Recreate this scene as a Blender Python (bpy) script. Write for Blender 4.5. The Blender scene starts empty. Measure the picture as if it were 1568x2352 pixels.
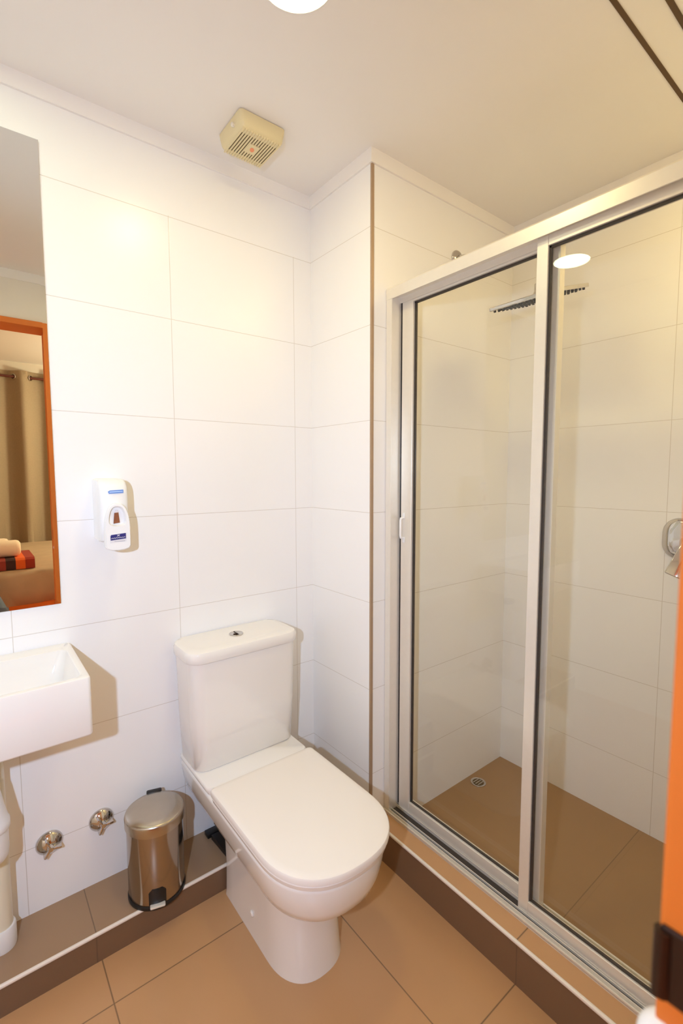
import bpy, bmesh, math, random
from mathutils import Vector, Matrix
random.seed(7)
PI = math.pi
C = bpy.context.scene.collection
SC = bpy.context.scene

# ------------------------------------------------------------------ camera
YAW, PITCH, ROLL, FPX = 0.6648668, -0.0799801, -0.0022544, 1089.652
cp, sp = math.cos(PITCH), math.sin(PITCH)
F = Vector((math.sin(YAW) * cp, math.cos(YAW) * cp, sp))
R = F.cross(Vector((0, 0, 1))).normalized()
U = R.cross(F)
R2 = math.cos(ROLL) * R + math.sin(ROLL) * U
U2 = -math.sin(ROLL) * R + math.cos(ROLL) * U
cam_data = bpy.data.cameras.new('camera')
cam = bpy.data.objects.new('camera', cam_data); C.objects.link(cam)
M = Matrix((R2, U2, -F)).transposed().to_4x4()
M.translation = Vector((-1.02964, -1.49527, 1.299325))
cam.matrix_world = M
cam_data.sensor_fit = 'HORIZONTAL'; cam_data.sensor_width = 36.0
cam_data.lens = FPX / 1568 * 36.0
cam_data.clip_start = 0.02; cam_data.clip_end = 60
cam_data.dof.use_dof = True; cam_data.dof.focus_distance = 1.9
cam_data.dof.aperture_fstop = 6.5
SC.camera = cam

# ------------------------------------------------------------------ view, world, lights
SC.view_settings.view_transform = 'Standard'
SC.view_settings.look = 'None'
SC.view_settings.exposure = 0.0
SC.view_settings.gamma = 1.0
SC.view_settings.use_curve_mapping = False
SC.cycles.max_bounces = 12; SC.cycles.diffuse_bounces = 9; SC.cycles.glossy_bounces = 6
SC.cycles.transparent_max_bounces = 16
SC.cycles.sample_clamp_indirect = 6.0
world = bpy.data.worlds.new('world'); SC.world = world
world.use_nodes = True
world.node_tree.nodes['Background'].inputs['Color'].default_value = (0.55, 0.42, 0.28, 1)
world.node_tree.nodes['Background'].inputs['Strength'].default_value = 0.02

LAMP_COL, LAMP_STR = (1.0, 0.84, 0.40), 61.0                # warm downlight beyond the fan
BASIN_LAMP_COL, BASIN_LAMP_STR = (0.9, 1.0, 0.64), 25.0    # the one over the basin
SHOWER_FILL_COL, SHOWER_FILL_STR = (1.0, 0.76, 0.31), 11.2              # unseen fill panel added to brighten the shower
FLASH_POWER = 70.0                # the camera's flash, left of the lens
fl = bpy.data.lights.new('camera_flash', 'SPOT')
fl.energy = FLASH_POWER; fl.color = (0.55, 0.715, 1.0); fl.shadow_soft_size = 0.018
fl.spot_size = math.radians(140); fl.spot_blend = 1.0
flo = bpy.data.objects.new('camera_flash', fl); C.objects.link(flo)
flo.location = (-1.32, -1.49, 1.40)
flo.rotation_euler = (Vector((-0.75, 0.0, 0.9)) - flo.location).to_track_quat('-Z', 'Y').to_euler()
bl = bpy.data.lights.new('bedroom_light', 'POINT')
bl.energy = 92; bl.color = (1.0, 0.94, 0.64); bl.shadow_soft_size = 0.12
blo = bpy.data.objects.new('bedroom_light', bl); C.objects.link(blo)
blo.location = (0.8, -3.7, 1.9)

# ------------------------------------------------------------------ materials
def nt(name):
    m = bpy.data.materials.new(name); m.use_nodes = True
    t = m.node_tree
    return m, t, t.nodes['Principled BSDF']
def lin(c):
    return tuple((v / 12.92 if v <= 0.04045 else ((v + 0.055) / 1.055) ** 2.4) for v in [x / 255 for x in c])
def mat(name, rgb, rough=0.5, metal=0.0, noise=0.03, scale=30.0, bump=0.0, coat=0.0, spec=0.5):
    m, t, b = nt(name)
    c = lin(rgb)
    N, L = t.nodes, t.links
    tc = N.new('ShaderNodeTexCoord'); nz = N.new('ShaderNodeTexNoise')
    nz.inputs['Scale'].default_value = scale; nz.inputs['Detail'].default_value = 3
    L.new(tc.outputs['Object'], nz.inputs['Vector'])
    mx = N.new('ShaderNodeMix'); mx.data_type = 'RGBA'
    mx.inputs['A'].default_value = (*[v * (1 - noise) for v in c], 1)
    mx.inputs['B'].default_value = (*[min(1, v * (1 + noise)) for v in c], 1)
    L.new(nz.outputs['Fac'], mx.inputs['Factor']); L.new(mx.outputs['Result'], b.inputs['Base Color'])
    b.inputs['Roughness'].default_value = rough; b.inputs['Metallic'].default_value = metal
    b.inputs['Coat Weight'].default_value = coat; b.inputs['Coat Roughness'].default_value = 0.05
    b.inputs['Specular IOR Level'].default_value = spec
    if bump:
        bp = N.new('ShaderNodeBump'); bp.inputs['Strength'].default_value = bump; bp.inputs['Distance'].default_value = 0.004
        L.new(nz.outputs['Fac'], bp.inputs['Height']); L.new(bp.outputs['Normal'], b.inputs['Normal'])
    return m
def tiles(name, rgb, grout, lines, rough=0.27, width=0.0013, noise=0.015, nscale=3.0, bump=0.15):
    """glazed tiles: each line set = (axis, origin, spacing, z_max or None), positions in metres"""
    m, t, b = nt(name)
    N, L = t.nodes, t.links
    geo = N.new('ShaderNodeNewGeometry'); sep = N.new('ShaderNodeSeparateXYZ')
    L.new(geo.outputs['Position'], sep.inputs[0])
    def math_(op, a, bv, clamp=False):
        n = N.new('ShaderNodeMath'); n.operation = op; n.use_clamp = clamp
        for i, v in enumerate((a, bv)):
            if v is None: continue
            if isinstance(v, (int, float)): n.inputs[i].default_value = v
            else: L.new(v, n.inputs[i])
        return n.outputs[0]
    acc = None
    for (axis, o, d, zmax) in lines:
        s = sep.outputs['XYZ'.index(axis.upper())]
        v = math_('DIVIDE', math_('SUBTRACT', s, o), d)
        fr = math_('SUBTRACT', v, math_('ROUND', v, None))
        dist = math_('MULTIPLY', math_('ABSOLUTE', fr, None), d)
        k = math_('SUBTRACT', 1.0, math_('DIVIDE', dist, width), True)
        if zmax is not None:
            k = math_('MULTIPLY', k, math_('LESS_THAN', sep.outputs['Z'], zmax))
        acc = k if acc is None else math_('MAXIMUM', acc, k)
    nz = N.new('ShaderNodeTexNoise'); nz.inputs['Scale'].default_value = nscale; nz.inputs['Detail'].default_value = 5
    L.new(geo.outputs['Position'], nz.inputs['Vector'])
    c, g = lin(rgb), lin(grout)
    mx = N.new('ShaderNodeMix'); mx.data_type = 'RGBA'
    mx.inputs['A'].default_value = (*[v * (1 - noise) for v in c], 1); mx.inputs['B'].default_value = (*[min(1, v * (1 + noise)) for v in c], 1)
    L.new(nz.outputs['Fac'], mx.inputs['Factor'])
    m2 = N.new('ShaderNodeMix'); m2.data_type = 'RGBA'
    L.new(acc, m2.inputs['Factor']); L.new(mx.outputs['Result'], m2.inputs['A']); m2.inputs['B'].default_value = (*g, 1)
    L.new(m2.outputs['Result'], b.inputs['Base Color'])
    b.inputs['Roughness'].default_value = rough; b.inputs['Specular IOR Level'].default_value = 0.4
    bp = N.new('ShaderNodeBump'); bp.inputs['Strength'].default_value = bump; bp.inputs['Distance'].default_value = 0.0012; bp.invert = True
    L.new(acc, bp.inputs['Height']); L.new(bp.outputs['Normal'], b.inputs['Normal'])
    return m
def emit(name, rgb, strength):
    m, t, b = nt(name)
    b.inputs['Base Color'].default_value = (0.9, 0.9, 0.9, 1)
    b.inputs['Emission Color'].default_value = (*rgb, 1); b.inputs['Emission Strength'].default_value = strength
    return m
def glass(name, tint):
    """thin window glass: clear transmission plus Fresnel (Schlick) reflection on either side"""
    m, t, b = nt(name)
    N, L = t.nodes, t.links
    N.remove(b)
    geo = N.new('ShaderNodeNewGeometry')
    dot = N.new('ShaderNodeVectorMath'); dot.operation = 'DOT_PRODUCT'
    L.new(geo.outputs['Normal'], dot.inputs[0]); L.new(geo.outputs['Incoming'], dot.inputs[1])
    def mt(op, a, bv):
        n = N.new('ShaderNodeMath'); n.operation = op
        for i, v in enumerate((a, bv)):
            if v is None: continue
            if isinstance(v, (int, float)): n.inputs[i].default_value = v
            else: L.new(v, n.inputs[i])
        return n.outputs[0]
    k = mt('POWER', mt('SUBTRACT', 1.0, mt('ABSOLUTE', dot.outputs['Value'], None)), 5.0)
    f = mt('ADD', mt('MULTIPLY', k, 0.957), 0.043)
    tr = N.new('ShaderNodeBsdfTransparent'); tr.inputs['Color'].default_value = (*tint, 1)
    gl = N.new('ShaderNodeBsdfGlossy'); gl.inputs['Roughness'].default_value = 0.0
    mx = N.new('ShaderNodeMixShader')
    L.new(f, mx.inputs[0]); L.new(tr.outputs[0], mx.inputs[1]); L.new(gl.outputs[0], mx.inputs[2])
    L.new(mx.outputs[0], N['Material Output'].inputs['Surface'])
    return m

R0, DR = 1.47196, 0.3
WHITE_TILE, GROUT = (243, 241, 238), (200, 191, 178)
m_wall_back = tiles('tile_back', WHITE_TILE, GROUT, [('z', R0, DR, None), ('x', -0.5167, 0.4425, 2.075)])
m_wall_plain = tiles('tile_column', WHITE_TILE, GROUT, [('z', R0, DR, None)])
m_wall_far = tiles('tile_shower', WHITE_TILE, GROUT, [('z', R0, DR, None), ('y', -0.93, 0.6, None)])
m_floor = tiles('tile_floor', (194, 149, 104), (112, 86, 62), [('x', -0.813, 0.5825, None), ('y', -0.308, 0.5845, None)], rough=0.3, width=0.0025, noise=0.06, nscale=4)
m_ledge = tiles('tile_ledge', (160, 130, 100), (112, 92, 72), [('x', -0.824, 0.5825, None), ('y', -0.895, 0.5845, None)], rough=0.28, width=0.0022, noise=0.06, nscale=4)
m_riser_shaded = tiles('tile_riser_shaded', (122, 94, 70), (100, 80, 62), [('x', -0.824, 0.5825, None), ('y', -0.895, 0.5845, None)], rough=0.3, width=0.0022, noise=0.06, nscale=4)  # ledge tile darkened: shade on the fronts is put into the colour
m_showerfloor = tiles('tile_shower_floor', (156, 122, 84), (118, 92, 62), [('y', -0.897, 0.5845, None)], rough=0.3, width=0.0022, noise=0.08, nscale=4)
m_ceiling = mat('ceiling_paint', (240, 236, 230), 0.7, noise=0.01, scale=4)
m_cornice = mat('cornice_paint', (243, 239, 233), 0.5, noise=0.01, scale=4)
m_paint = mat('wall_paint', (236, 230, 218), 0.6, noise=0.02, scale=3)
m_nosing = mat('white_edge_trim', (236, 226, 212), 0.35, noise=0.02)
m_bead = mat('corner_bead_metal', (176, 150, 122), 0.4, metal=0.3, noise=0.05)
m_gap_shade = mat('gap_shade_brown', (92, 68, 40), 0.7, noise=0.05)
m_ceramic = mat('white_ceramic', (238, 233, 225), 0.08, noise=0.01, scale=3, coat=0.5)
m_seat = mat('seat_plastic', (238, 230, 220), 0.2, noise=0.01, scale=3)
m_chrome = mat('chrome', (205, 200, 194), 0.06, metal=1.0, noise=0.03)
m_steel = mat('polished_steel', (176, 164, 150), 0.14, metal=1.0, noise=0.08, scale=6)
m_lidsteel = mat('brushed_steel_lid', (190, 180, 164), 0.26, metal=1.0, noise=0.12, scale=18)
m_black = mat('black_plastic', (22, 20, 20), 0.35, noise=0.1)
m_pvc = mat('cream_pvc', (226, 218, 194), 0.3, noise=0.02, scale=5)
m_pvcwhite = mat('white_pvc', (232, 230, 226), 0.3, noise=0.02, scale=5)
m_alu = mat('anodised_aluminium', (234, 228, 216), 0.33, metal=0.35, noise=0.03, scale=60)
m_aludark = mat('gasket_and_groove_shade', (58, 50, 44), 0.6, noise=0.05)
m_glass = glass('shower_glass', (0.985, 0.988, 0.975))
m_mirror = mat('mirror_silver', (236, 238, 234), 0.0, metal=1.0, noise=0.0)
m_white = mat('white_plastic', (240, 240, 238), 0.25, noise=0.01)
m_whitehole = mat('white_plastic_inside', (228, 224, 214), 0.35, noise=0.01)
m_brown = mat('brown_soap_window', (140, 84, 54), 0.2, noise=0.25, scale=90)
m_blue = mat('pale_blue_mark', (96, 140, 214), 0.35, noise=0.03)
m_navy = mat('navy_label', (44, 44, 118), 0.35, noise=0.1, scale=160)
m_labelwhite = mat('label_white', (226, 224, 226), 0.4, noise=0.02)
m_fan = mat('aged_cream_plastic', (226, 212, 168), 0.4, noise=0.03, scale=10)
m_fandark = mat('fan_inside', (92, 74, 36), 0.7, noise=0.05)
m_orange_mark = mat('orange_mark', (240, 150, 104), 0.5, noise=0.05)
m_orange = mat('orange_wood', (226, 122, 38), 0.55, noise=0.12, scale=6)
m_bronze = mat('dark_bronze', (52, 32, 20), 0.4, metal=0.4, noise=0.1)
m_curtain = mat('curtain_cloth', (206, 184, 154), 0.85, noise=0.10, scale=70)
m_rod = mat('dark_red_rod', (92, 44, 34), 0.4, noise=0.05)
m_bedspread = mat('beige_bedspread', (222, 200, 168), 0.8, noise=0.12, scale=9)
m_towel = mat('cream_towel', (238, 218, 192), 0.9, noise=0.05, scale=60)
m_bag = mat('blue_grey_cloth', (84, 104, 126), 0.8, noise=0.3, scale=16)
m_pelmet = mat('window_head_paint', (214, 204, 190), 0.6, noise=0.02)
m_windowdark = mat('dark_window', (40, 40, 40), 0.5, noise=0.05)

# ------------------------------------------------------------------ mesh helpers
def nb(): return bmesh.new()
def box(bm, x0, x1, y0, y1, z0, z1, bev=0.0, seg=2):
    t = bmesh.new()
    bmesh.ops.create_cube(t, size=1)
    for v in t.verts:
        v.co = Vector(((x0 + x1) / 2 + v.co.x * (x1 - x0), (y0 + y1) / 2 + v.co.y * (y1 - y0), (z0 + z1) / 2 + v.co.z * (z1 - z0)))
    if bev:
        bmesh.ops.bevel(t, geom=t.edges[:], offset=bev, segments=seg, affect='EDGES', profile=0.5)
    join(bm, t)
def join(bm, t, mtx=None):
    mp = {}
    for v in t.verts: mp[v] = bm.verts.new(mtx @ v.co if mtx else v.co)
    for f in t.faces:
        try:
            nf = bm.faces.new([mp[v] for v in f.verts]); nf.material_index = f.material_index; nf.smooth = f.smooth
        except ValueError: pass
    t.free()
def loft(bm, rings, cap0=True, cap1=True, closed=True):
    vs = [[bm.verts.new(p) for p in r] for r in rings]
    n = len(vs[0])
    for a, b in zip(vs[:-1], vs[1:]):
        for i in range(n if closed else n - 1):
            j = (i + 1) % n
            bm.faces.new((a[i], a[j], b[j], b[i]))
    if cap0: bm.faces.new(list(reversed(vs[0])))
    if cap1: bm.faces.new(vs[-1])
    return vs
def lathe(bm, prof, cx, cy, seg=48, cap0=True, cap1=True):
    loft(bm, [[Vector((cx + r * math.cos(2 * PI * i / seg), cy + r * math.sin(2 * PI * i / seg), z)) for i in range(seg)] for r, z in prof], cap0, cap1)
def frame_axes(d):
    d = d.normalized()
    a = Vector((0, 0, 1)) if abs(d.z) < 0.9 else Vector((1, 0, 0))
    u = d.cross(a).normalized(); return u, d.cross(u).normalized()
def lathe_axis(bm, prof, base, axis, seg=32):
    """profile (radius, distance along axis)"""
    axis = Vector(axis).normalized(); u, v = frame_axes(axis); base = Vector(base)
    loft(bm, [[base + axis * h + (u * math.cos(2 * PI * i / seg) + v * math.sin(2 * PI * i / seg)) * r for i in range(seg)] for r, h in prof])
def tube(bm, pts, r, seg=16):
    pts = [Vector(p) for p in pts]; rings = []
    u = None
    for i, p in enumerate(pts):
        d = (pts[min(i + 1, len(pts) - 1)] - pts[max(i - 1, 0)]).normalized()
        if u is None: u, _ = frame_axes(d)
        u = (u - d * u.dot(d)).normalized(); v = d.cross(u)
        rr = r[i] if isinstance(r, (list, tuple)) else r
        rings.append([p + (u * math.cos(2 * PI * k / seg) + v * math.sin(2 * PI * k / seg)) * rr for k in range(seg)])
    loft(bm, rings)
def prism(bm, pts, axis, a0, a1):
    """closed 2-D outline extruded along an axis; pts are the two other coordinates in xyz order"""
    def P(p, a):
        if axis == 'x': return Vector((a, p[0], p[1]))
        if axis == 'y': return Vector((p[0], a, p[1]))
        return Vector((p[0], p[1], a))
    loft(bm, [[P(p, a0) for p in pts], [P(p, a1) for p in pts]])
def rrect(x0, x1, y0, y1, r, n=6):
    out = []
    for cx, cy, a in ((x1 - r, y1 - r, 0), (x0 + r, y1 - r, PI / 2), (x0 + r, y0 + r, PI), (x1 - r, y0 + r, 1.5 * PI)):
        for i in range(n + 1):
            t = a + PI / 2 * i / n
            out.append((cx + r * math.cos(t), cy + r * math.sin(t)))
    return out
def ring(pts, z): return [Vector((p[0], p[1], z)) for p in pts]
def finish(bm, name, m, smooth=None, off=None):
    bmesh.ops.recalc_face_normals(bm, faces=bm.faces[:])
    me = bpy.data.meshes.new(name)
    if smooth is not None:
        for f in bm.faces: f.smooth = True
        for e in bm.edges:
            if len(e.link_faces) == 2 and e.calc_face_angle(0) > math.radians(smooth): e.smooth = False
    bm.to_mesh(me); bm.free()
    if off is not None: me.transform(Matrix.Translation(-off))
    for x in (m if isinstance(m, (list, tuple)) else [m]): me.materials.append(x)
    return me
def base_of(p):
    v = Vector((0, 0, 0))
    while p is not None: v += p.location; p = p.parent
    return v
def obj(name, bm, m, parent=None, smooth=None, loc=None):
    """ONE mesh object; coordinates given in the room, stored relative to its parent (or to loc)"""
    off = base_of(parent) if parent else (Vector(loc) if loc else None)
    o = bpy.data.objects.new(name, finish(bm, name, m, smooth, off)); C.objects.link(o)
    if parent: o.parent = parent
    elif loc: o.location = loc
    return o
def thing(name, label, cat, loc, group=None):
    o = bpy.data.objects.new(name, None); C.objects.link(o); o.location = loc; o.empty_display_size = 0.05
    return tag(o, label, cat, group)
def tag(o, label, cat, group=None):
    o['label'] = label; o['category'] = cat
    if group: o['group'] = group
    return o
def struct(name, bm, m, smooth=None, parent=None):
    o = obj(name, bm, m, parent, smooth); o['kind'] = 'structure'; return o
def sbox(name, m, *a, **k):
    bm = nb(); box(bm, *a, **k); return struct(name, bm, m)

# ------------------------------------------------------------------ the room
L1, DX, ZC, ZK = -0.3366, 0.7755, 2.30, 2.257      # column end, shower wall, ceiling, cornice
XL, YF = -1.62, -1.41                             # left wall, front wall (the door's wall)
LED_Y, LED_Z, SILL_Z, SHO_Z = -0.174, 0.083, 0.121, 0.040
JL, JR = -1.52, -0.683                            # doorway between its jambs
sbox('floor', m_floor, XL - .1, 0.002, -1.56, 0.1, -0.1, 0.0)
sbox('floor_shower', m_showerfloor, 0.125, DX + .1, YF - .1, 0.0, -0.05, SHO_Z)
sbox('ceiling', m_ceiling, XL - .1, DX + .1, -1.56, 0.1, ZC, ZC + .08)
sbox('wall_back', m_wall_back, XL - .1, 0.0, 0.0, 0.1, 0, ZC)
sbox('wall_right', m_wall_plain, 0.0, DX, L1, 0.1, 0, ZC)
sbox('wall_shower', m_wall_far, DX, DX + .1, YF - .1, 0.1, 0, ZC)
sbox('wall_left', m_wall_plain, XL - .1, XL, YF - .1, 0.0, 0, ZC)
bm = nb()
box(bm, JR + 0.075, DX, YF - .14, YF, 0, ZC)
struct('wall_front', bm, m_wall_plain)
bm = nb(); box(bm, XL, JR + 0.075, YF - .14, YF, 2.068, ZC); struct('wall_above_door', bm, m_paint)
bm = nb(); box(bm, XL, JL - 0.06, YF - .14, YF, 0, 2.068); struct('wall_beside_door', bm, m_paint)
# flat cornice band where walls meet ceiling
def cornice(name, x0, x1, y0, y1):
    bm = nb(); box(bm, x0, x1, y0, y1, ZK, ZC); struct(name, bm, m_cornice)
cornice('trim_1', XL, 0, -0.007, 0); cornice('trim_2', -0.007, 0, L1 - .007, -0.007)
cornice('trim_3', 0, DX, L1 - .007, L1); cornice('trim_4', DX - .007, DX, YF, L1 - .007)
cornice('trim_5', XL, DX - .007, YF, YF + .007); cornice('trim_6', XL, XL + .007, YF + .007, -0.007)
# dark brown strips painting the shade of two gaps across the shower ceiling
bm = nb(); box(bm, 0.0, DX - .007, -1.000, -0.990, ZC - .002, ZC + .001); struct('trim_7', bm, m_gap_shade)
bm = nb(); box(bm, 0.0, DX - .007, -1.074, -1.063, ZC - .002, ZC + .001); struct('trim_8', bm, m_gap_shade)
# metal bead on the outer corner of the column
bm = nb(); box(bm, -0.002, 0.0095, L1 - .003, L1 + .004, 0.121, ZK, bev=0.0015); struct('trim_9', bm, m_bead)
# tiled ledge along the back wall and its white edge
sbox('trim_10', m_riser_shaded, XL, 0.0, LED_Y, 0.0, 0, LED_Z - .008)
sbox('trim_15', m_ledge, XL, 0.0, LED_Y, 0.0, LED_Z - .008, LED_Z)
bm = nb(); box(bm, XL, 0.0, LED_Y - .005, LED_Y + .004, LED_Z - .007, LED_Z + .002, bev=0.003, seg=3); struct('trim_11', bm, m_nosing, smooth=40)
# shower sill and its white edge
sbox('trim_12', m_riser_shaded, 0.001, 0.14, YF, L1, 0, SILL_Z - .008)
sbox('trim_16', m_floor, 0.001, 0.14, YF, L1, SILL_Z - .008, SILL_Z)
bm = nb(); box(bm, -0.004, 0.005, YF, L1, SILL_Z - .007, SILL_Z + .002, bev=0.003, seg=3); struct('trim_13', bm, m_nosing, smooth=40)
# orange door frame around the camera's doorway
df = bpy.data.objects.new('door_1', None); C.objects.link(df); df.location = (JR, YF, 0); df['kind'] = 'structure'
def jamb(name, *a):
    bm = nb(); box(bm, *a, bev=0.003); return struct(name, bm, m_orange, parent=df)
jamb('door_jamb', JR, JR + 0.075, YF - .15, YF + .0155, 0, 2.068)
jamb('door_jamb', JL - 0.06, JL, YF - .15, YF + .0155, 0, 2.068)
jamb('door_head', JL, JR, YF - .15, YF + .0155, 2.040, 2.068)
# bedroom beyond the doorway, seen in the mirror
sbox('floor_bedroom', m_orange, -3.2, 2.0, -5.0, -1.55, -0.1, 0.0)
sbox('ceiling_bedroom', m_ceiling, -3.2, 2.0, -5.0, -1.55, 2.5, 2.58)
sbox('wall_bedroom', m_paint, -3.2, 2.0, -5.1, -5.0, 0, 2.5)
sbox('wall_bedroom_left', m_paint, -3.3, -3.2, -5.0, -1.55, 0, 2.5)
sbox('wall_bedroom_right', m_paint, 2.0, 2.1, -5.0, -1.55, 0, 2.5)
bm = nb(); box(bm, JR + 0.075, 2.0, -1.56, -1.55, 0, 2.5); box(bm, -3.2, JL - .06, -1.56, -1.55, 0, 2.5); box(bm, JL - .06, JR + .075, -1.56, -1.55, 2.068, 2.5)
struct('wall_bedroom_front', bm, m_paint)
sbox('trim_14', m_pelmet, -2.6, 1.2, -4.82, -4.74, 2.40, 2.5)
sbox('window_1', m_windowdark, -2.6, 1.2, -4.995, -4.90, 0.9, 2.42)

# ------------------------------------------------------------------ toilet
TX = -0.364
def dshape(hw, yb, yf, rnd, n=14, ex=2.35, rb=0.012):
    """D outline seen from above: straight back at yb, rounded front reaching yf"""
    ys = yf + rnd
    pts = []
    for i in range(4):                       # back right corner
        a = PI / 2 * (1 - i / 3) ; pts.append((TX + hw - rb + rb * math.cos(a), yb - rb + rb * math.sin(a)))
    for i in range(5): pts.append((TX + hw, yb - rb + (ys - yb + rb) * (i + 1) / 6))
    for i in range(2 * n + 1):
        a = PI * i / (2 * n)
        c, s = math.cos(a), math.sin(a)
        pts.append((TX + hw * math.copysign(abs(c) ** (2 / ex), c), ys - rnd * abs(s) ** (2 / ex)))
    for i in range(5): pts.append((TX - hw, ys + (yb - rb - ys) * (i + 1) / 6))
    for i in range(4):
        a = PI / 2 * i / 3; pts.append((TX - hw + rb - rb * math.cos(a), yb - rb + rb * math.sin(a)))
    return pts
toilet = thing('toilet', 'white close-coupled toilet with closed lid standing in the tiled corner', 'toilet', (TX, -0.35, 0))
bm = nb()
prof = [(.262, .128, -.668, .16), (.266, .140, -.680, .165), (.276, .150, -.689, .17), (.30, .1585, -.698, .175), (.335, .165, -.7055, .178), (.362, .1685, -.7085, .18), (.3695, .1685, -.7085, .18), (.3735, .165, -.705, .178)]
loft(bm, [ring(dshape(hw, -0.004, yf, rd), z) for z, hw, yf, rd in prof])
obj('bowl', bm, m_ceramic, toilet, 50)
bm = nb()                                            # deck under the tank
prof = [(.365, .160), (.385, .172), (.3945, .172), (.3985, .168)]
loft(bm, [ring(rrect(TX - hw, TX + hw, -0.245, -0.004, 0.02), z) for z, hw in prof])
obj('tank_deck', bm, m_ceramic, toilet, 50)
bm = nb()
prof = [(0.0, .102, -.573, .125), (.02, .100, -.570, .125), (.10, .098, -.562, .122), (.18, .101, -.565, .125), (.24, .108, -.585, .13), (.266, .116, -.61, .135)]
loft(bm, [ring(dshape(hw, LED_Y - .007, yf, rd), z) for z, hw, yf, rd in prof])
obj('pedestal', bm, m_ceramic, toilet, 50)
bm = nb(); lathe_axis(bm, [(.009, 0), (.009, .002), (.006, .005)], (TX - .099, -.36, .065), (-1, 0, 0), 20); obj('bolt_cap', bm, m_seat, toilet, 40)
bm = nb()
prof = [(.374, .166, -.712, .172), (.377, .170, -.716, .176), (.388, .1725, -.7185, .178), (.3905, .171, -.717, .176)]
loft(bm, [ring(dshape(hw, -0.255, yf, rd, rb=.02), z) for z, hw, yf, rd in prof]); obj('seat', bm, m_seat, toilet, 40)
bm = nb()
prof = [(.391, .1715, -.7185, .177), (.393, .1735, -.7215, .179), (.405, .1735, -.7225, .179), (.409, .1715, -.7205, .177), (.4113, .166, -.714, .172), (.412, .155, -.70, .16)]
loft(bm, [ring(dshape(hw, yb, yf, rd, rb=.012), z) for (z, hw, yf, rd), yb in zip(prof, (-.258, -.257, -.257, -.259, -.265, -.275))]); obj('seat_lid', bm, m_seat, toilet, 40)
bm = nb()
def trect(hw, yf, r): return rrect(TX - hw, TX + hw, yf, -0.004, r)
prof = [(.397, .165, -.160, .035), (.403, .171, -.166, .038), (.55, .179, -.170, .040), (.738, .184, -.172, .042)]
loft(bm, [ring(trect(*p[1:]), p[0]) for p in prof]); obj('tank', bm, m_ceramic, toilet, 50)
bm = nb()
prof = [(.739, .183, -.171, .042), (.7405, .189, -.177, .044), (.745, .191, -.179, .045), (.766, .191, -.179, .045), (.773, .187, -.175, .042), (.776, .178, -.165, .036), (.7765, .16, -.145, .03)]
loft(bm, [ring(trect(*p[1:]), p[0]) for p in prof]); tl = obj('tank_lid', bm, m_ceramic, toilet, 40)
bm = nb(); lathe(bm, [(.022, .776), (.023, .779), (.021, .7805), (.019, .7795)], TX, -.085, 36); fb = obj('flush_button', bm, m_chrome, tl, 40); fb['label'] = 'round chrome dual flush button'
bm = nb(); box(bm, TX - .0012, TX + .0012, -.103, -.067, .7795, .7812); box(bm, TX - .012, TX + .001, -.091, -.0885, .7795, .7812)
b2 = bmesh.new(); join(bm, b2)
obj('button_groove', bm, m_bronze, tl)

# black hose fitting on the ledge beside the toilet
ht = thing('floor_bracket', 'black metal bracket lying on the ledge beside the toilet base', 'bracket', (-0.44, -0.09, LED_Z))
bm = nb(); box(bm, -.462, -.415, -.044, -.014, LED_Z, LED_Z + .014, bev=.002); obj('end_plate', bm, m_black, ht, 40)
bm = nb(); prism(bm, [(-.452, -.050), (-.410, -.050), (-.405, -.163), (-.441, -.163), (-.4445, -.152)], 'z', LED_Z, LED_Z + .015); obj('strap', bm, m_black, ht)
for y in (-.138, -.150):
    bm = nb(); lathe(bm, [(.0045, LED_Z + .015), (.0045, LED_Z + .017), (.003, LED_Z + .018)], -.4375 + (.004 if y > -.14 else 0), y, 16); obj('screw', bm, m_chrome, ht, 40)

# ------------------------------------------------------------------ wash basin with trap and waste pipe
basin = thing('wash_basin', 'white rectangular wall-hung basin under the mirror', 'basin', (-1.10, -0.15, .69))
bm = nb()
X0, X1, Y0 = -1.38, -0.829, -0.292
def br(i, r, dz=0): return rrect(X0 + i, X1 - i, Y0 + i, -0.002 - (i if i > 0.01 else 0), r)
rings = [ring(br(.006, .006), .688), ring(br(.002, .008), .690), ring(br(0, .008), .694), ring(br(0, .008), .826), ring(br(.001, .008), .829), ring(br(.004, .008), .8305)]
rings += [ring(rrect(X0 + .014, X1 - .014, Y0 + .014, -.05, .02), .8305), ring(rrect(X0 + .017, X1 - .017, Y0 + .017, -.053, .02), .829), ring(rrect(X0 + .024, X1 - .03, Y0 + .026, -.06, .03), .76), ring(rrect(X0 + .045, X1 - .06, Y0 + .05, -.085, .03), .730), ring(rrect(X0 + .10, X1 - .12, Y0 + .09, -.12, .03), .724)]
loft(bm, rings); obj('bowl', bm, m_ceramic, basin, 40)
bm = nb(); lathe(bm, [(.022, .7245), (.022, .727), (.016, .7275)], -1.10, -.17, 28); obj('plug_hole', bm, m_chrome, basin, 40)
pipe = thing('waste_pipe', 'cream plastic waste pipe with bottle trap, running from basin down to the ledge', 'pipe', (-1.02, -.06, LED_Z))
bm = nb(); lathe(bm, [(.026, LED_Z), (.026, .60)], -1.022, -.058, 32); obj('pipe', bm, m_pvc, pipe, 40)
bm = nb(); lathe(bm, [(.0315, LED_Z), (.0325, LED_Z + .004), (.0325, .135), (.030, .140), (.0262, .141)], -1.022, -.058, 32); obj('collar', bm, m_pvcwhite, pipe, 40)
bm = nb(); lathe_axis(bm, [(.028, 0), (.030, .003), (.030, .010), (.028, .013)], (-1.022, -.058, .60), (.25, -.1, 1), 28); obj('seal', bm, m_bronze, pipe, 40)
bm = nb(); lathe(bm, [(.020, .372), (.030, .375), (.036, .384), (.038, .40), (.038, .452)], -1.034, -.135, 36); obj('trap_cup', bm, m_pvcwhite, pipe, 40)
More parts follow.
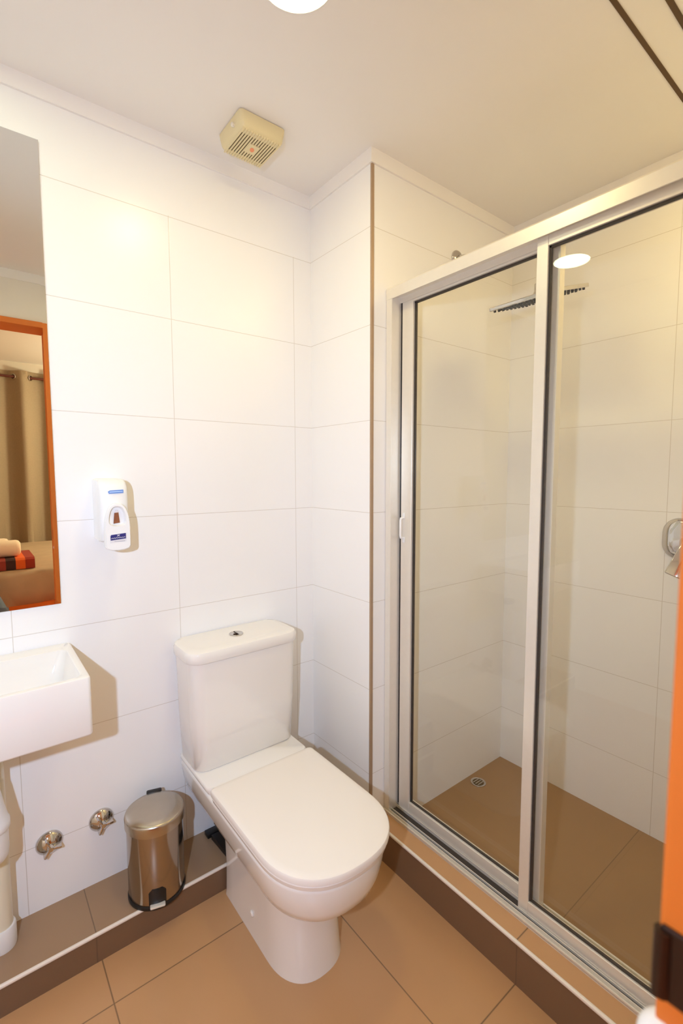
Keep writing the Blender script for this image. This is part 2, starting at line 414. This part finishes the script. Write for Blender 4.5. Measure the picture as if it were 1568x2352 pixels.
bm = nb(); lathe(bm, [(.041, .452), (.0425, .455), (.0425, .47), (.040, .474), (.034, .50), (.024, .56), (.018, .58), (.018, .686)], -1.034, -.135, 36); obj('trap_neck', bm, m_pvcwhite, pipe, 40)
bm = nb(); tube(bm, [(-1.034, -.135, .545), (-1.032, -.11, .56), (-1.026, -.08, .575), (-1.022, -.064, .58)], .016); obj('trap_outlet', bm, m_pvc, pipe, 60)

# ------------------------------------------------------------------ stop valves
def valve(x, z, label, tilt):
    t = thing('stop_valve', label, 'valve', (x, 0, z), 'chrome stop valves under the basin')
    bm = nb(); lathe_axis(bm, [(.0335, 0), (.0335, .003), (.030, .008), (.016, .018), (.011, .020)], (x, -.0005, z), (0, -1, 0), 40); obj('escutcheon', bm, m_chrome, t, 40)
    bm = nb(); lathe_axis(bm, [(.008, .012), (.008, .034), (.006, .037)], (x, 0, z), (0, -1, 0), 24); obj('stem', bm, m_chrome, t, 40)
    bm = nb()
    for k in range(3):
        a = tilt + k * 2 * PI / 3
        tmp = bmesh.new(); box(tmp, 0.001, .0265, -.036, -.012, -.0028, .0028, bev=.0014)
        join(bm, tmp, Matrix.Translation((x, 0, z)) @ Matrix.Rotation(a, 4, 'Y'))
    obj('handle', bm, m_chrome, t, 40)
    return t
valve(-.903, .270, 'chrome stop valve low on the wall, nearer the basin waste pipe', .12)
valve(-.770, .275, 'chrome stop valve low on the wall, nearer the steel bin', -.05)

# ------------------------------------------------------------------ pedal bin
BX, BY = -0.652, -0.128
pb = thing('pedal_bin', 'small polished steel pedal bin with domed lid standing on the ledge', 'bin', (BX, BY, LED_Z))
z0 = LED_Z
bm = nb(); lathe(bm, [(.0765, z0 + .012), (.0775, z0 + .014), (.0775, z0 + .215)], BX, BY, 64); obj('body', bm, m_steel, pb, 40)
bm = nb(); lathe(bm, [(.078, z0), (.0795, z0 + .002), (.0795, z0 + .010), (.0780, z0 + .0125)], BX, BY, 64); obj('base_ring', bm, m_black, pb, 40)
bm = nb(); lathe(bm, [(.0795, z0 + .2145), (.0815, z0 + .2155), (.0815, z0 + .240), (.080, z0 + .2445), (.076, z0 + .2475), (.055, z0 + .2505), (.025, z0 + .252), (.004, z0 + .2525)], BX, BY, 64)
obj('lid', bm, [m_lidsteel], pb, 40)
fd = Vector((-.27, -.963, 0)).normalized(); fa = math.atan2(fd.y, fd.x); bd = -fd
tmp = bmesh.new(); box(tmp, .076, .092, -.022, .022, .178, .249, bev=.004)
bm = nb(); join(bm, tmp, Matrix.Translation((BX, BY, z0)) @ Matrix.Rotation(fa + PI, 4, 'Z')); obj('lid_hinge', bm, m_black, pb, 40)
tmp = bmesh.new(); outer, inner = [], []
n = 10
for i in range(n + 1):
    a = math.radians(-17 + 34 * i / n)
    top = .062 - .010 * max(0, abs(i - n / 2) / (n / 2) - .6) / .4
    outer.append((a, top))
for rr_ in (.0772, .0786):
    pass
def cylp(a, r, z): return Vector((r * math.cos(a), r * math.sin(a), z))
loop = [(a, .016) for a, _ in outer] + [(a, t) for a, t in reversed(outer)]
loft(tmp, [[cylp(a, .0768, z) for a, z in loop], [cylp(a, .0784, z) for a, z in loop]], False, False)
tmp.verts.ensure_lookup_table()
k = len(loop)
for layer in (0, 1):
    for i in range(n):
        q = [layer * k + i, layer * k + i + 1, layer * k + (k - 2 - i), layer * k + (k - 1 - i)]
        tmp.faces.new([tmp.verts[j] for j in q])
bm = nb(); join(bm, tmp, Matrix.Translation((BX, BY, z0)) @ Matrix.Rotation(fa, 4, 'Z')); obj('pedal_slot', bm, m_black, pb, 40)
tmp = bmesh.new(); box(tmp, .070, .090, -.020, .020, .0135, .0195, bev=.003)
bm = nb(); join(bm, tmp, Matrix.Translation((BX, BY, z0)) @ Matrix.Rotation(fa, 4, 'Z')); obj('foot_pedal', bm, m_alu, pb, 40)

# ------------------------------------------------------------------ soap dispenser
sd = thing('soap_dispenser', 'white wall soap dispenser with blue label between mirror and panel joint', 'soap dispenser', (-.718, 0, 1.19))
SX0, SX1 = -.755, -.684
bm = nb()
side = [(0, 1.115), (-.062, 1.112), (-.080, 1.118), (-.092, 1.15), (-.098, 1.20), (-.098, 1.245), (-.093, 1.268), (-.080, 1.281), (-.060, 1.287), (0, 1.289)]
rs = []
for x, s in ((SX0, .90), (SX0 + .003, .955), (SX0 + .010, 1.0), (SX1 - .010, 1.0), (SX1 - .003, .955), (SX1, .90)):
    rs.append([Vector((x, y * s, 1.20 + (z - 1.20) * (s * .5 + .5))) for y, z in side])
loft(bm, rs); obj('housing', bm, m_white, sd, 35)
cxs = -.7165
def arch(w, zb, zt, n=10, sq=1.0):
    """pointed arch outline in x,z"""
    pts = []
    for i in range(n + 1):
        t = i / n; pts.append((cxs + w * math.cos(t * PI / 2) ** .75, zb + (zt - zb) * (math.sin(t * PI / 2) ** 1.0)))
    for i in range(n):
        t = 1 - (i + 1) / n; pts.append((cxs - w * math.cos(t * PI / 2) ** .75, zb + (zt - zb) * (math.sin(t * PI / 2) ** 1.0)))
    return pts
def lever_outline(w, zb, zm, zt):
    pts = arch(w, zm, zt)
    n = 6; r = w * .8
    low = []
    for i in range(n + 1):
        t = PI - (PI) * 0 - i * PI / n
        low.append((cxs + w * math.cos(t), zb + .012 - .012 * math.sin(t) ** .8 if 0 < i < n else zb + .012))
    return pts + low
lo = lever_outline(.0315, 1.092, 1.155, 1.222)
li = lever_outline(.0225, 1.158, 1.172, 1.214)
bm = nb()
yb_, yf_ = -.088, -.112
a0 = [bm.verts.new((p[0], yb_, p[1])) for p in lo]; a1 = [bm.verts.new((p[0] , yf_ + .003, p[1])) for p in lo]
a2 = [bm.verts.new((cxs + (p[0] - cxs) * .95, yf_, 1.155 + (p[1] - 1.155) * .96)) for p in lo]
i1 = [bm.verts.new((p[0], yf_, p[1])) for p in li]; i0 = [bm.verts.new((cxs + (p[0] - cxs) * .85, yf_ + .011, 1.185 + (p[1] - 1.185) * .85)) for p in li]
n_ = len(lo)
for q, w in ((a0, a1), (a1, a2), (a2, i1), (i1, i0)):
    for i in range(n_):
        j = (i + 1) % n_; bm.faces.new((q[i], q[j], w[j], w[i]))
bm.faces.new(i0); bm.faces.new(list(reversed(a0)))
obj('push_lever', bm, m_white, sd, 35)
bm = nb(); prism(bm, [(-.7255, 1.166), (-.7095, 1.168), (-.7125, 1.196), (-.7225, 1.195)], 'y', -.1015, -.104); obj('soap_window', bm, m_brown, sd)
bm = nb(); prism(bm, [(-.7225, 1.1955), (-.7125, 1.1965), (-.7145, 1.203), (-.7195, 1.203)], 'y', -.1015, -.105); obj('nozzle', bm, m_labelwhite, sd)
bm = nb(); prism(bm, [(-.735, 1.253), (-.7305, 1.256), (-.6965, 1.258), (-.6965, 1.249), (-.733, 1.2475)], 'y', -.0955, -.0995); obj('blue_bar', bm, m_blue, sd)
bm = nb(); prism(bm, [(-.733, 1.2513), (-.7305, 1.2535), (-.6985, 1.2550), (-.6985, 1.2518), (-.731, 1.2500)], 'y', -.0985, -.1002); obj('bar_shine', bm, mat('painted_shine_blue', (176, 204, 242), .35), sd)  # lighter strip painted as the highlight on the blue bar
bm = nb(); prism(bm, [(-.7375, 1.114), (-.6965, 1.117), (-.6965, 1.140), (-.7375, 1.137)], 'y', -.1115, -.1125); lb = obj('label', bm, m_labelwhite, sd)
bm = nb(); prism(bm, [(-.7365, 1.1215), (-.6975, 1.1245), (-.6975, 1.1395), (-.7345, 1.1365), (-.7365, 1.133)], 'y', -.112, -.1130); obj('navy_field', bm, m_navy, lb)
bm = nb()                                         # white emblem and script strokes
prism(bm, [(-.7205, 1.1305), (-.7165, 1.1335), (-.7125, 1.1310), (-.7150, 1.1345), (-.7125, 1.1372), (-.7165, 1.1355), (-.7205, 1.1368), (-.7180, 1.1340)], 'y', -.1126, -.1134)
prev = None
for i in range(15):
    x = -.7345 + i * .0025; zz = 1.1265 + .0021 * i / 15 + (.0016 if i % 2 else -.0007)
    if prev: tube(bm, [(prev[0], -.1132, prev[1]), (x, -.1132, zz)], .0005, 6)
    prev = (x, zz)
obj('logo', bm, m_labelwhite, lb)
bm = nb()
for i in range(9):
    x = -.7265 + i * .003
    prism(bm, [(x, 1.1175), (x + .0018, 1.1176), (x + .0018, 1.1190), (x, 1.1189)], 'y', -.1123, -.1128)
obj('fine_print', bm, mat('grey_print', (150, 148, 150), .5), lb)

# ------------------------------------------------------------------ mirror
MX0, MX1, MZ0, MZ1 = -1.45, -0.846, 0.945, 2.153
mir = thing('wall_mirror', 'tall frameless mirror above the basin reflecting a bedroom', 'mirror', ((MX0 + MX1) / 2, 0, MZ0))
bv, bt = .0105, .00022
bm = nb()
def mring(i, y): return [Vector((MX0 + i, y, MZ0 + i)), Vector((MX1 - i, y, MZ0 + i)), Vector((MX1 - i, y, MZ1 - i)), Vector((MX0 + i, y, MZ1 - i))]
loft(bm, [mring(0, -.001), mring(0, -.006 + bt), mring(bv, -.006)]); obj('mirror_glass', bm, m_mirror, mir)

# ------------------------------------------------------------------ ceiling fan grille
FX0, FX1, FY0, FY1, FZ = -.394, -.251, -.241, -.098, 2.254
fan = thing('extractor_fan', 'cream square slatted extractor fan on the ceiling', 'extractor fan', ((FX0 + FX1) / 2, (FY0 + FY1) / 2, ZC))
bm = nb()
loft(bm, [ring(rrect(FX0 - .001, FX1 + .001, FY0 - .001, FY1 + .001, .012), ZC - .002), ring(rrect(FX0, FX1, FY0, FY1, .014), ZC - .016), ring(rrect(FX0 + .003, FX1 - .003, FY0 + .003, FY1 - .003, .015), FZ + .012), ring(rrect(FX0 + .008, FX1 - .008, FY0 + .008, FY1 - .008, .014), FZ + .004), ring(rrect(FX0 + .012, FX1 - .012, FY0 + .012, FY1 - .012, .013), FZ + .002)])
obj('housing', bm, m_fan, fan, 40)
bm = nb(); box(bm, FX0 + .016, FX1 - .016, FY0 + .028, FY1 - .028, FZ + .0012, FZ + .0025); obj('inner_screen', bm, m_fandark, fan)
ns = 15
for i in range(ns):
    x = FX0 + .014 + (FX1 - FX0 - .028) * i / (ns - 1)
    bm = nb(); box(bm, x - .0026, x + .0026, FY0 + .008, FY1 - .008, FZ - .0005, FZ + .0045, bev=.001, seg=1); obj('slat', bm, m_fan, fan)
fcx, fcy = (FX0 + FX1) / 2, (FY0 + FY1) / 2
bm = nb(); box(bm, fcx - .017, fcx + .017, fcy - .020, fcy + .020, FZ - .0020, FZ + .003, bev=.001); pl = obj('badge', bm, m_fan, fan)
bm = nb(); loft(bm, [[Vector((fcx + .0065 * math.cos(a) + .002 * math.sin(a), fcy + .009 * math.sin(a), z)) for a in [2 * PI * i / 20 for i in range(20)]] for z in (FZ - .0018, FZ - .0026)]); obj('emblem', bm, m_orange_mark, pl)
bm = nb(); lathe_axis(bm, [(.006, 0), (.006, .006), (.004, .008)], (FX0 + .002, FY0 + .045, 2.277), (-1, 0, 0), 16); obj('side_knob', bm, m_alu, fan, 40)

# ------------------------------------------------------------------ downlights
m_led = emit('led_diffuser', LAMP_COL, LAMP_STR)
m_led_basin = emit('led_diffuser_basin', BASIN_LAMP_COL, BASIN_LAMP_STR)
m_shower_fill = emit('shower_fill_glow', SHOWER_FILL_COL, SHOWER_FILL_STR)
def downlight(x, y, label, m_led=m_led):
    t = thing('downlight', label, 'ceiling light', (x, y, ZC), 'round ceiling downlights')
    bm = nb(); n = 64
    def cr(r, z): return [Vector((x + r * math.cos(2 * PI * i / n), y + r * math.sin(2 * PI * i / n), z)) for i in range(n)]
    loft(bm, [cr(.0765, ZC - .003), cr(.079, ZC - .005), cr(.083, ZC - .003), cr(.084, ZC)], False, False); obj('rim', bm, m_white, t, 40)
    bm = nb(); loft(bm, [cr(.0768, ZC - .0005), cr(.0768, ZC - .0035), cr(.05, ZC - .005)]); obj('diffuser', bm, m_led, t, 40)
downlight(-.462, -.628, 'round glowing downlight at the top of the photo, beyond the extractor fan')
t = thing('added_fill_panel', 'added square fill panel in the shower ceiling past the two dark strips', 'ceiling light', (.40, -1.24, ZC))  # no known fitting here; added out of view to light the shower
bm = nb(); box(bm, .24, .56, -1.40, -1.08, ZC - .006, ZC, bev=.002); obj('rim', bm, m_white, t)
bm = nb(); box(bm, .25, .55, -1.39, -1.09, ZC - .0075, ZC - .005); obj('diffuser', bm, m_shower_fill, t)
downlight(-1.08, -.337, 'round glowing downlight over the basin, seen reflected in the shower glass', m_led_basin)

# ------------------------------------------------------------------ shower screen
ss = thing('shower_screen', 'framed glass shower screen with sliding door on the tiled sill', 'shower screen', (.09, -.87, SILL_Z))
YE = YF + .001
bm = nb(); prism(bm, [(.064, 1.868), (.132, 1.868), (.132, 1.893), (.128, 1.897), (.070, 1.897), (.064, 1.891)], 'y', YE, L1 - .001)
box(bm, .064, .067, YE, L1 - .001, 1.858, 1.868); box(bm, .102, .1035, YE, L1 - .001, 1.850, 1.868); box(bm, .129, .132, YE, L1 - .001, 1.850, 1.868)
obj('header', bm, m_alu, ss)
bm = nb()
box(bm, .056, .134, YE, L1 - .001, SILL_Z, SILL_Z + .005)
for xa, xb, h in ((.056, .059, .010), (.0645, .0665, .014), (.0765, .079, .012), (.1015, .1035, .016), (.130, .134, .022)): box(bm, xa, xb, YE, L1 - .001, SILL_Z + .004, SILL_Z + h)
tr_ = obj('bottom_track', bm, m_alu, ss)
bm = nb()
for xa, xb in ((.0668, .0763), (.0793, .1013)): box(bm, xa, xb, YE, L1 - .001, SILL_Z + .0052, SILL_Z + .0060)
obj('groove_shade', bm, m_aludark, tr_)  # dark strips paint the shade down in the track grooves
bm = nb(); box(bm, .1075, .1255, -.3715, -.363, SILL_Z + .02, 1.862); obj('gap_shade_strip', bm, m_black, ss)  # black strip added so the gap beside the door reads dark
for ya, yb in ((L1 - .0265, L1 - .001), (YE, YE + .0255)):
    bm = nb(); box(bm, .066, .133, ya, yb, SILL_Z + .005, 1.868)
    for xr in (.0655, .072): box(bm, xr - .0008, xr + .0008, ya + .001, yb - .001, SILL_Z + .005, 1.868)
    obj('jamb', bm, m_alu, ss)
def framed(name, x0, x1, y0, y1, z0, z1, st0, st1, rt, rb, gx):
    """y0 < y1; st0 = stile width at y0 side, st1 at y1 side"""
    bm = nb()
    box(bm, x0, x1, y0, y0 + st0, z0, z1, bev=.0008, seg=1); box(bm, x0, x1, y1 - st1, y1, z0, z1, bev=.0008, seg=1)
    box(bm, x0 + .0005, x1 - .0005, y0 + st0, y1 - st1, z1 - rt, z1, bev=.0008, seg=1); box(bm, x0 + .0005, x1 - .0005, y0 + st0, y1 - st1, z0, z0 + rb, bev=.0008, seg=1)
    p = obj(name, bm, m_alu, ss)
    bm = nb()
    for ya, yb, za, zb in ((y0 + st0 - .001, y1 - st1 + .001, z1 - rt - .005, z1 - rt), (y0 + st0 - .001, y1 - st1 + .001, z0 + rb, z0 + rb + .003), (y0 + st0, y0 + st0 + .005, z0 + rb, z1 - rt), (y1 - st1 - .005, y1 - st1, z0 + rb, z1 - rt)):
        box(bm, gx - .004, gx + .004, ya, yb, za, zb)
    obj('gasket', bm, m_aludark, p)
    bm = nb(); box(bm, gx - .0025, gx + .0025, y0 + st0 - .003, y1 - st1 + .003, z0 + rb - .003, z1 - rt + .003); obj('glass_pane', bm, m_glass, p)
    return p
framed('fixed_panel', .080, .1005, YE + .026, -.848, SILL_Z + .006, 1.868, .030, .0285, .029, .040, .090)
sl = framed('sliding_door', .1045, .1285, -.894, -.371, SILL_Z + .009, 1.862, .030, .047, .018, .042, .1165)
bm = nb()                                            # small pull handle on the sliding door's stile
tube(bm, [(.1045, -.386, 1.155), (.090, -.386, 1.152), (.088, -.386, 1.145), (.088, -.386, 1.095), (.090, -.386, 1.088), (.1045, -.386, 1.085)], .004, 10)
box(bm, .1015, .1045, -.391, -.381, 1.150, 1.170, bev=.001, seg=1); box(bm, .1015, .1045, -.391, -.381, 1.070, 1.090, bev=.001, seg=1)
hd = obj('pull_handle', bm, m_white, sl, 40); hd['label'] = 'small white pull handle'

# ------------------------------------------------------------------ shower fittings
HX, HY, HZ = .415, -.662, 1.852
sh = thing('rain_shower', 'square chrome rain shower on an arm from the tiled side wall', 'shower head', (HX, L1, 2.085))
bm = nb(); lathe_axis(bm, [(.028, 0), (.028, .004), (.024, .009), (.014, .012)], (HX, L1 - .0005, 2.083), (0, -1, 0), 32); obj('wall_flange', bm, m_chrome, sh, 40)
bm = nb(); tube(bm, [(HX, L1 - .008, 2.083), (HX, -.40, 2.072), (HX, -.55, 2.045), (HX, -.62, 2.030), (HX, -.645, 2.018), (HX, -.657, 1.998), (HX, HY, 1.97), (HX, HY, 1.885)], .0085); obj('arm', bm, m_chrome, sh, 60)
bm = nb(); lathe(bm, [(.010, 1.897), (.013, 1.895), (.013, 1.872), (.016, 1.868), (.020, 1.858)], HX, HY, 28); obj('joint', bm, m_chrome, sh, 40)
TILT = Matrix.Translation((HX, HY, 1.852)) @ Matrix.Rotation(math.radians(-17), 4, 'Y')
tmp = bmesh.new(); box(tmp, -.108, .108, -.108, .108, -.005, .007, bev=.002); bm = nb(); join(bm, tmp, TILT); obj('spray_plate', bm, m_chrome, sh)
bm = nb()
for ix in range(9):
    for iy in range(9):
        tmp = bmesh.new(); lathe(tmp, [(.0045, -.0045), (.0038, -.0105)], -.096 + ix * .024, -.096 + iy * .024, 8); join(bm, tmp, TILT)
obj('nozzles', bm, m_black, sh)
MY, MZ = -1.000, 1.087
mx = thing('shower_mixer', 'chrome single lever mixer on the far shower wall', 'shower mixer', (DX, MY, MZ))
bm = nb(); loft(bm, [[Vector((x, p[0], p[1])) for p in rrect(MY - w, MY + w, MZ - h, MZ + h, r, 10)] for x, w, h, r in ((DX - .0005, .079, .068, .050), (DX - .004, .079, .068, .050), (DX - .009, .076, .065, .048), (DX - .014, .066, .056, .042), (DX - .016, .050, .040, .032))]); obj('wall_plate', bm, m_chrome, mx, 50)
bm = nb(); lathe_axis(bm, [(.030, 0), (.030, .030), (.028, .050), (.022, .054)], (DX - .012, MY - .015, MZ - .005), (-1, 0, 0), 36); obj('cartridge_body', bm, m_chrome, mx, 40)
p0, p1 = Vector((.708, -1.0275, 1.100)), Vector((.655, -.990, .985))
dv = (p1 - p0).normalized(); wv = Vector((0.25, -1, 0)); wv = (wv - dv * wv.dot(dv)).normalized(); tv = dv.cross(wv)
bm = nb(); tmp = bmesh.new(); box(tmp, -.022, .022, 0, (p1 - p0).length, -.007, .007, bev=.003, seg=3)
LM = Matrix((wv, dv, tv)).transposed().to_4x4(); LM.translation = p0; join(bm, tmp, LM); obj('lever', bm, m_chrome, mx, 40)
dr = thing('floor_drain', 'round chrome drain in the shower floor near the corner', 'drain', (.547, -.384, SHO_Z))
bm = nb(); lathe(bm, [(.030, SHO_Z), (.030, SHO_Z + .003), (.027, SHO_Z + .004), (.022, SHO_Z + .002)], .547, -.386, 36); obj('ring', bm, m_chrome, dr, 40)
bm = nb(); lathe(bm, [(.0222, SHO_Z + .0005), (.0222, SHO_Z + .0023)], .547, -.386, 30)
obj('grate', bm, m_fandark, dr, 40)
bm = nb()
for k in (-1, 0, 1): box(bm, .547 - .018, .547 + .018, -.386 + k * .011 - .002, -.386 + k * .011 + .002, SHO_Z + .002, SHO_Z + .0036)
obj('grate_bars', bm, m_chrome, dr)

# ------------------------------------------------------------------ hardware on the orange jamb beside the camera
sp_ = thing('strike_plate', 'dark bronze strike plate on the orange door jamb', 'strike plate', (JR, YF, .975))
bm = nb(); box(bm, JR - .003, JR + .001, YF - .075, YF + .0135, .952, 1.003, bev=.001, seg=1); obj('plate', bm, m_bronze, sp_)
bm = nb(); tube(bm, [(JR - .0022, YF + .012, .955), (JR - .0022, YF + .012, 1.000)], .0055, 12); obj('lip', bm, m_bronze, sp_, 40)
bm = nb(); tmp = bmesh.new(); bmesh.ops.create_uvsphere(tmp, u_segments=24, v_segments=14, radius=.017); join(bm, tmp, Matrix.Translation((JR + .004, YF + .009, .917)))
bp_ = obj('door_bumper', bm, m_white, None, 60, loc=(JR + .004, YF + .009, .917)); tag(bp_, 'small round white bumper on the orange door jamb below the dark plate', 'door bumper')

# ------------------------------------------------------------------ bedroom things seen in the mirror
bed = thing('bed', 'bed with a beige spread, seen in the mirror', 'bed', (-1.0, -3.7, 0))
BXR, BYF, BYB = .55, -2.80, -4.60
bm = nb(); box(bm, -2.9, BXR - .06, BYB + .03, BYF - .05, .04, .34); obj('base', bm, m_orange, bed)
bm = nb(); box(bm, -2.92, BXR - .03, BYB, BYF - .02, .34, .565, bev=.05, seg=4); obj('mattress', bm, m_towel, bed, 40)
bm = nb()
nx = 60; rows = []
for i in range(nx + 1):
    x = -2.93 + (BXR + 2.93) * i / nx
    w = .010 * math.sin(i * .9) + .006 * math.sin(i * 2.3)
    col = [(BYB, .572), (-4.0, .575 + w * .3), (-3.3, .574), (BYF - .04, .572 + w * .2), (BYF - .005, .562), (BYF + .012 + w, .53), (BYF + .016 + w * 1.5, .42), (BYF + .02 + w * 1.8, .315 + .006 * math.sin(i * 1.1))]
    rows.append([Vector((x, y, z)) for y, z in col])
vs = [[bm.verts.new(p) for p in r] for r in rows]
for a, b in zip(vs[:-1], vs[1:]):
    for i in range(len(a) - 1): bm.faces.new((a[i], a[i + 1], b[i + 1], b[i]))
bmesh.ops.solidify(bm, geom=bm.faces[:], thickness=.006)
obj('bedspread', bm, m_bedspread, bed, 60)
# striped folded throw: stripes of cloth sewn side by side
th = thing('folded_throw', 'folded throw in red, brown and orange stripes on the bed', 'blanket', (-.85, -3.05, .577))
TXR = -.655
cols = [(150, 46, 26), (222, 96, 28), (60, 32, 30), (150, 58, 46), (206, 84, 30), (84, 36, 30), (160, 56, 40)]
for k, c in enumerate(cols):
    bm = nb(); x1 = TXR - k * .062; x0 = x1 - .0615
    prism(bm, [(-2.86, .578), (-2.855, .60), (-2.86, .648), (-2.88, .662), (-3.30, .662), (-3.32, .64), (-3.32, .578)], 'x', x0, x1)
    obj('stripe', bm, mat('throw_stripe_%d' % k, c, .9, noise=.08, scale=60), th, 30)
def roll(y, z, x1, label):
    bm = nb(); seg = 28; prof = [(.040, 0), (.058, -.012), (.064, -.03), (.064, -.36), (.05, -.39)]
    lathe_axis(bm, prof and [(r, -h) for r, h in prof], (x1, y, z), (-1, 0, 0), seg)
    o = obj('rolled_towel', bm, m_towel, None, 50, loc=(x1 - .2, y, z)); tag(o, label, 'towel', 'rolled towels on the folded throw')
roll(-2.99, .727, -.735, 'cream rolled towel in front on the striped throw')
roll(-3.13, .73, -.80, 'cream rolled towel behind another on the striped throw, standing higher')
# curtain on its rod
rod = thing('curtain_rod', 'dark red curtain rod along the bedroom window', 'curtain rod', (-.7, -4.68, 2.33))
bm = nb(); tube(bm, [(-2.6, -4.68, 2.335), (1.2, -4.68, 2.335)], .014, 16); obj('rod', bm, m_rod, rod, 40)
cu = thing('curtain', 'beige eyelet curtain hanging behind the bed', 'curtain', (-.7, -4.68, 0))
bm = nb(); nx = 240; x0, x1 = -2.4, 1.0; per = .30
vs = []
for i in range(nx + 1):
    x = x0 + (x1 - x0) * i / nx
    s = math.sin(2 * PI * x / per); s2 = .25 * math.sin(2 * PI * x / per * 2.1 + 1)
    vs.append([bm.verts.new((x + .01 * math.cos(2 * PI * x / per) * k, -4.68 + (.045 + .02 * (1 - k)) * s + .02 * s2 * (1 - k), z)) for k, z in ((1, 2.40), (.9, 2.3), (.6, 1.7), (.2, .9), (0, .12))])
for a, b in zip(vs[:-1], vs[1:]):
    for i in range(len(a) - 1): bm.faces.new((a[i], a[i + 1], b[i + 1], b[i]))
bmesh.ops.solidify(bm, geom=bm.faces[:], thickness=.004)
obj('cloth', bm, m_curtain, cu, 60)
for i in range(22):
    x = x0 + per * i / 2
    if x > x1: break
    bm = nb(); tmp = bmesh.new()
    rings = []
    for a_ in range(24):
        t = 2 * PI * a_ / 24
        rings.append([Vector((0, (.024 + .006 * math.cos(q)) * math.cos(t), (.024 + .006 * math.cos(q)) * math.sin(t))) + Vector((.006 * math.sin(q), 0, 0)) for q in [2 * PI * m_ / 8 for m_ in range(8)]])
    rings.append([v.copy() for v in rings[0]])
    loft(tmp, rings, False, False); bmesh.ops.remove_doubles(tmp, verts=tmp.verts[:], dist=1e-5)
    join(bm, tmp, Matrix.Translation((x, -4.68, 2.335)) @ Matrix.Rotation(.7 * (1 if i % 2 else -1), 4, 'Z')); obj('eyelet', bm, m_chrome, cu, 60)
# blue grey bag at the foot of the bed
bm = nb()
rg = []
for z, s in ((0, .80), (.02, .95), (.2, 1.0), (.38, .96), (.47, .82), (.52, .5), (.53, .2)):
    rg.append([Vector((-1.08 + .225 * s * math.copysign(abs(math.cos(a)) ** .7, math.cos(a)) * (1 + .03 * math.sin(5 * a + z * 9)), -2.42 + .14 * s * math.copysign(abs(math.sin(a)) ** .7, math.sin(a)), z)) for a in [2 * PI * i / 36 for i in range(36)]])
loft(bm, rg)
bg = obj('cloth_bag', bm, m_bag, None, 60, loc=(-1.08, -2.42, 0)); tag(bg, 'blue-grey cloth bundle at the bottom corner of the mirror', 'bag')
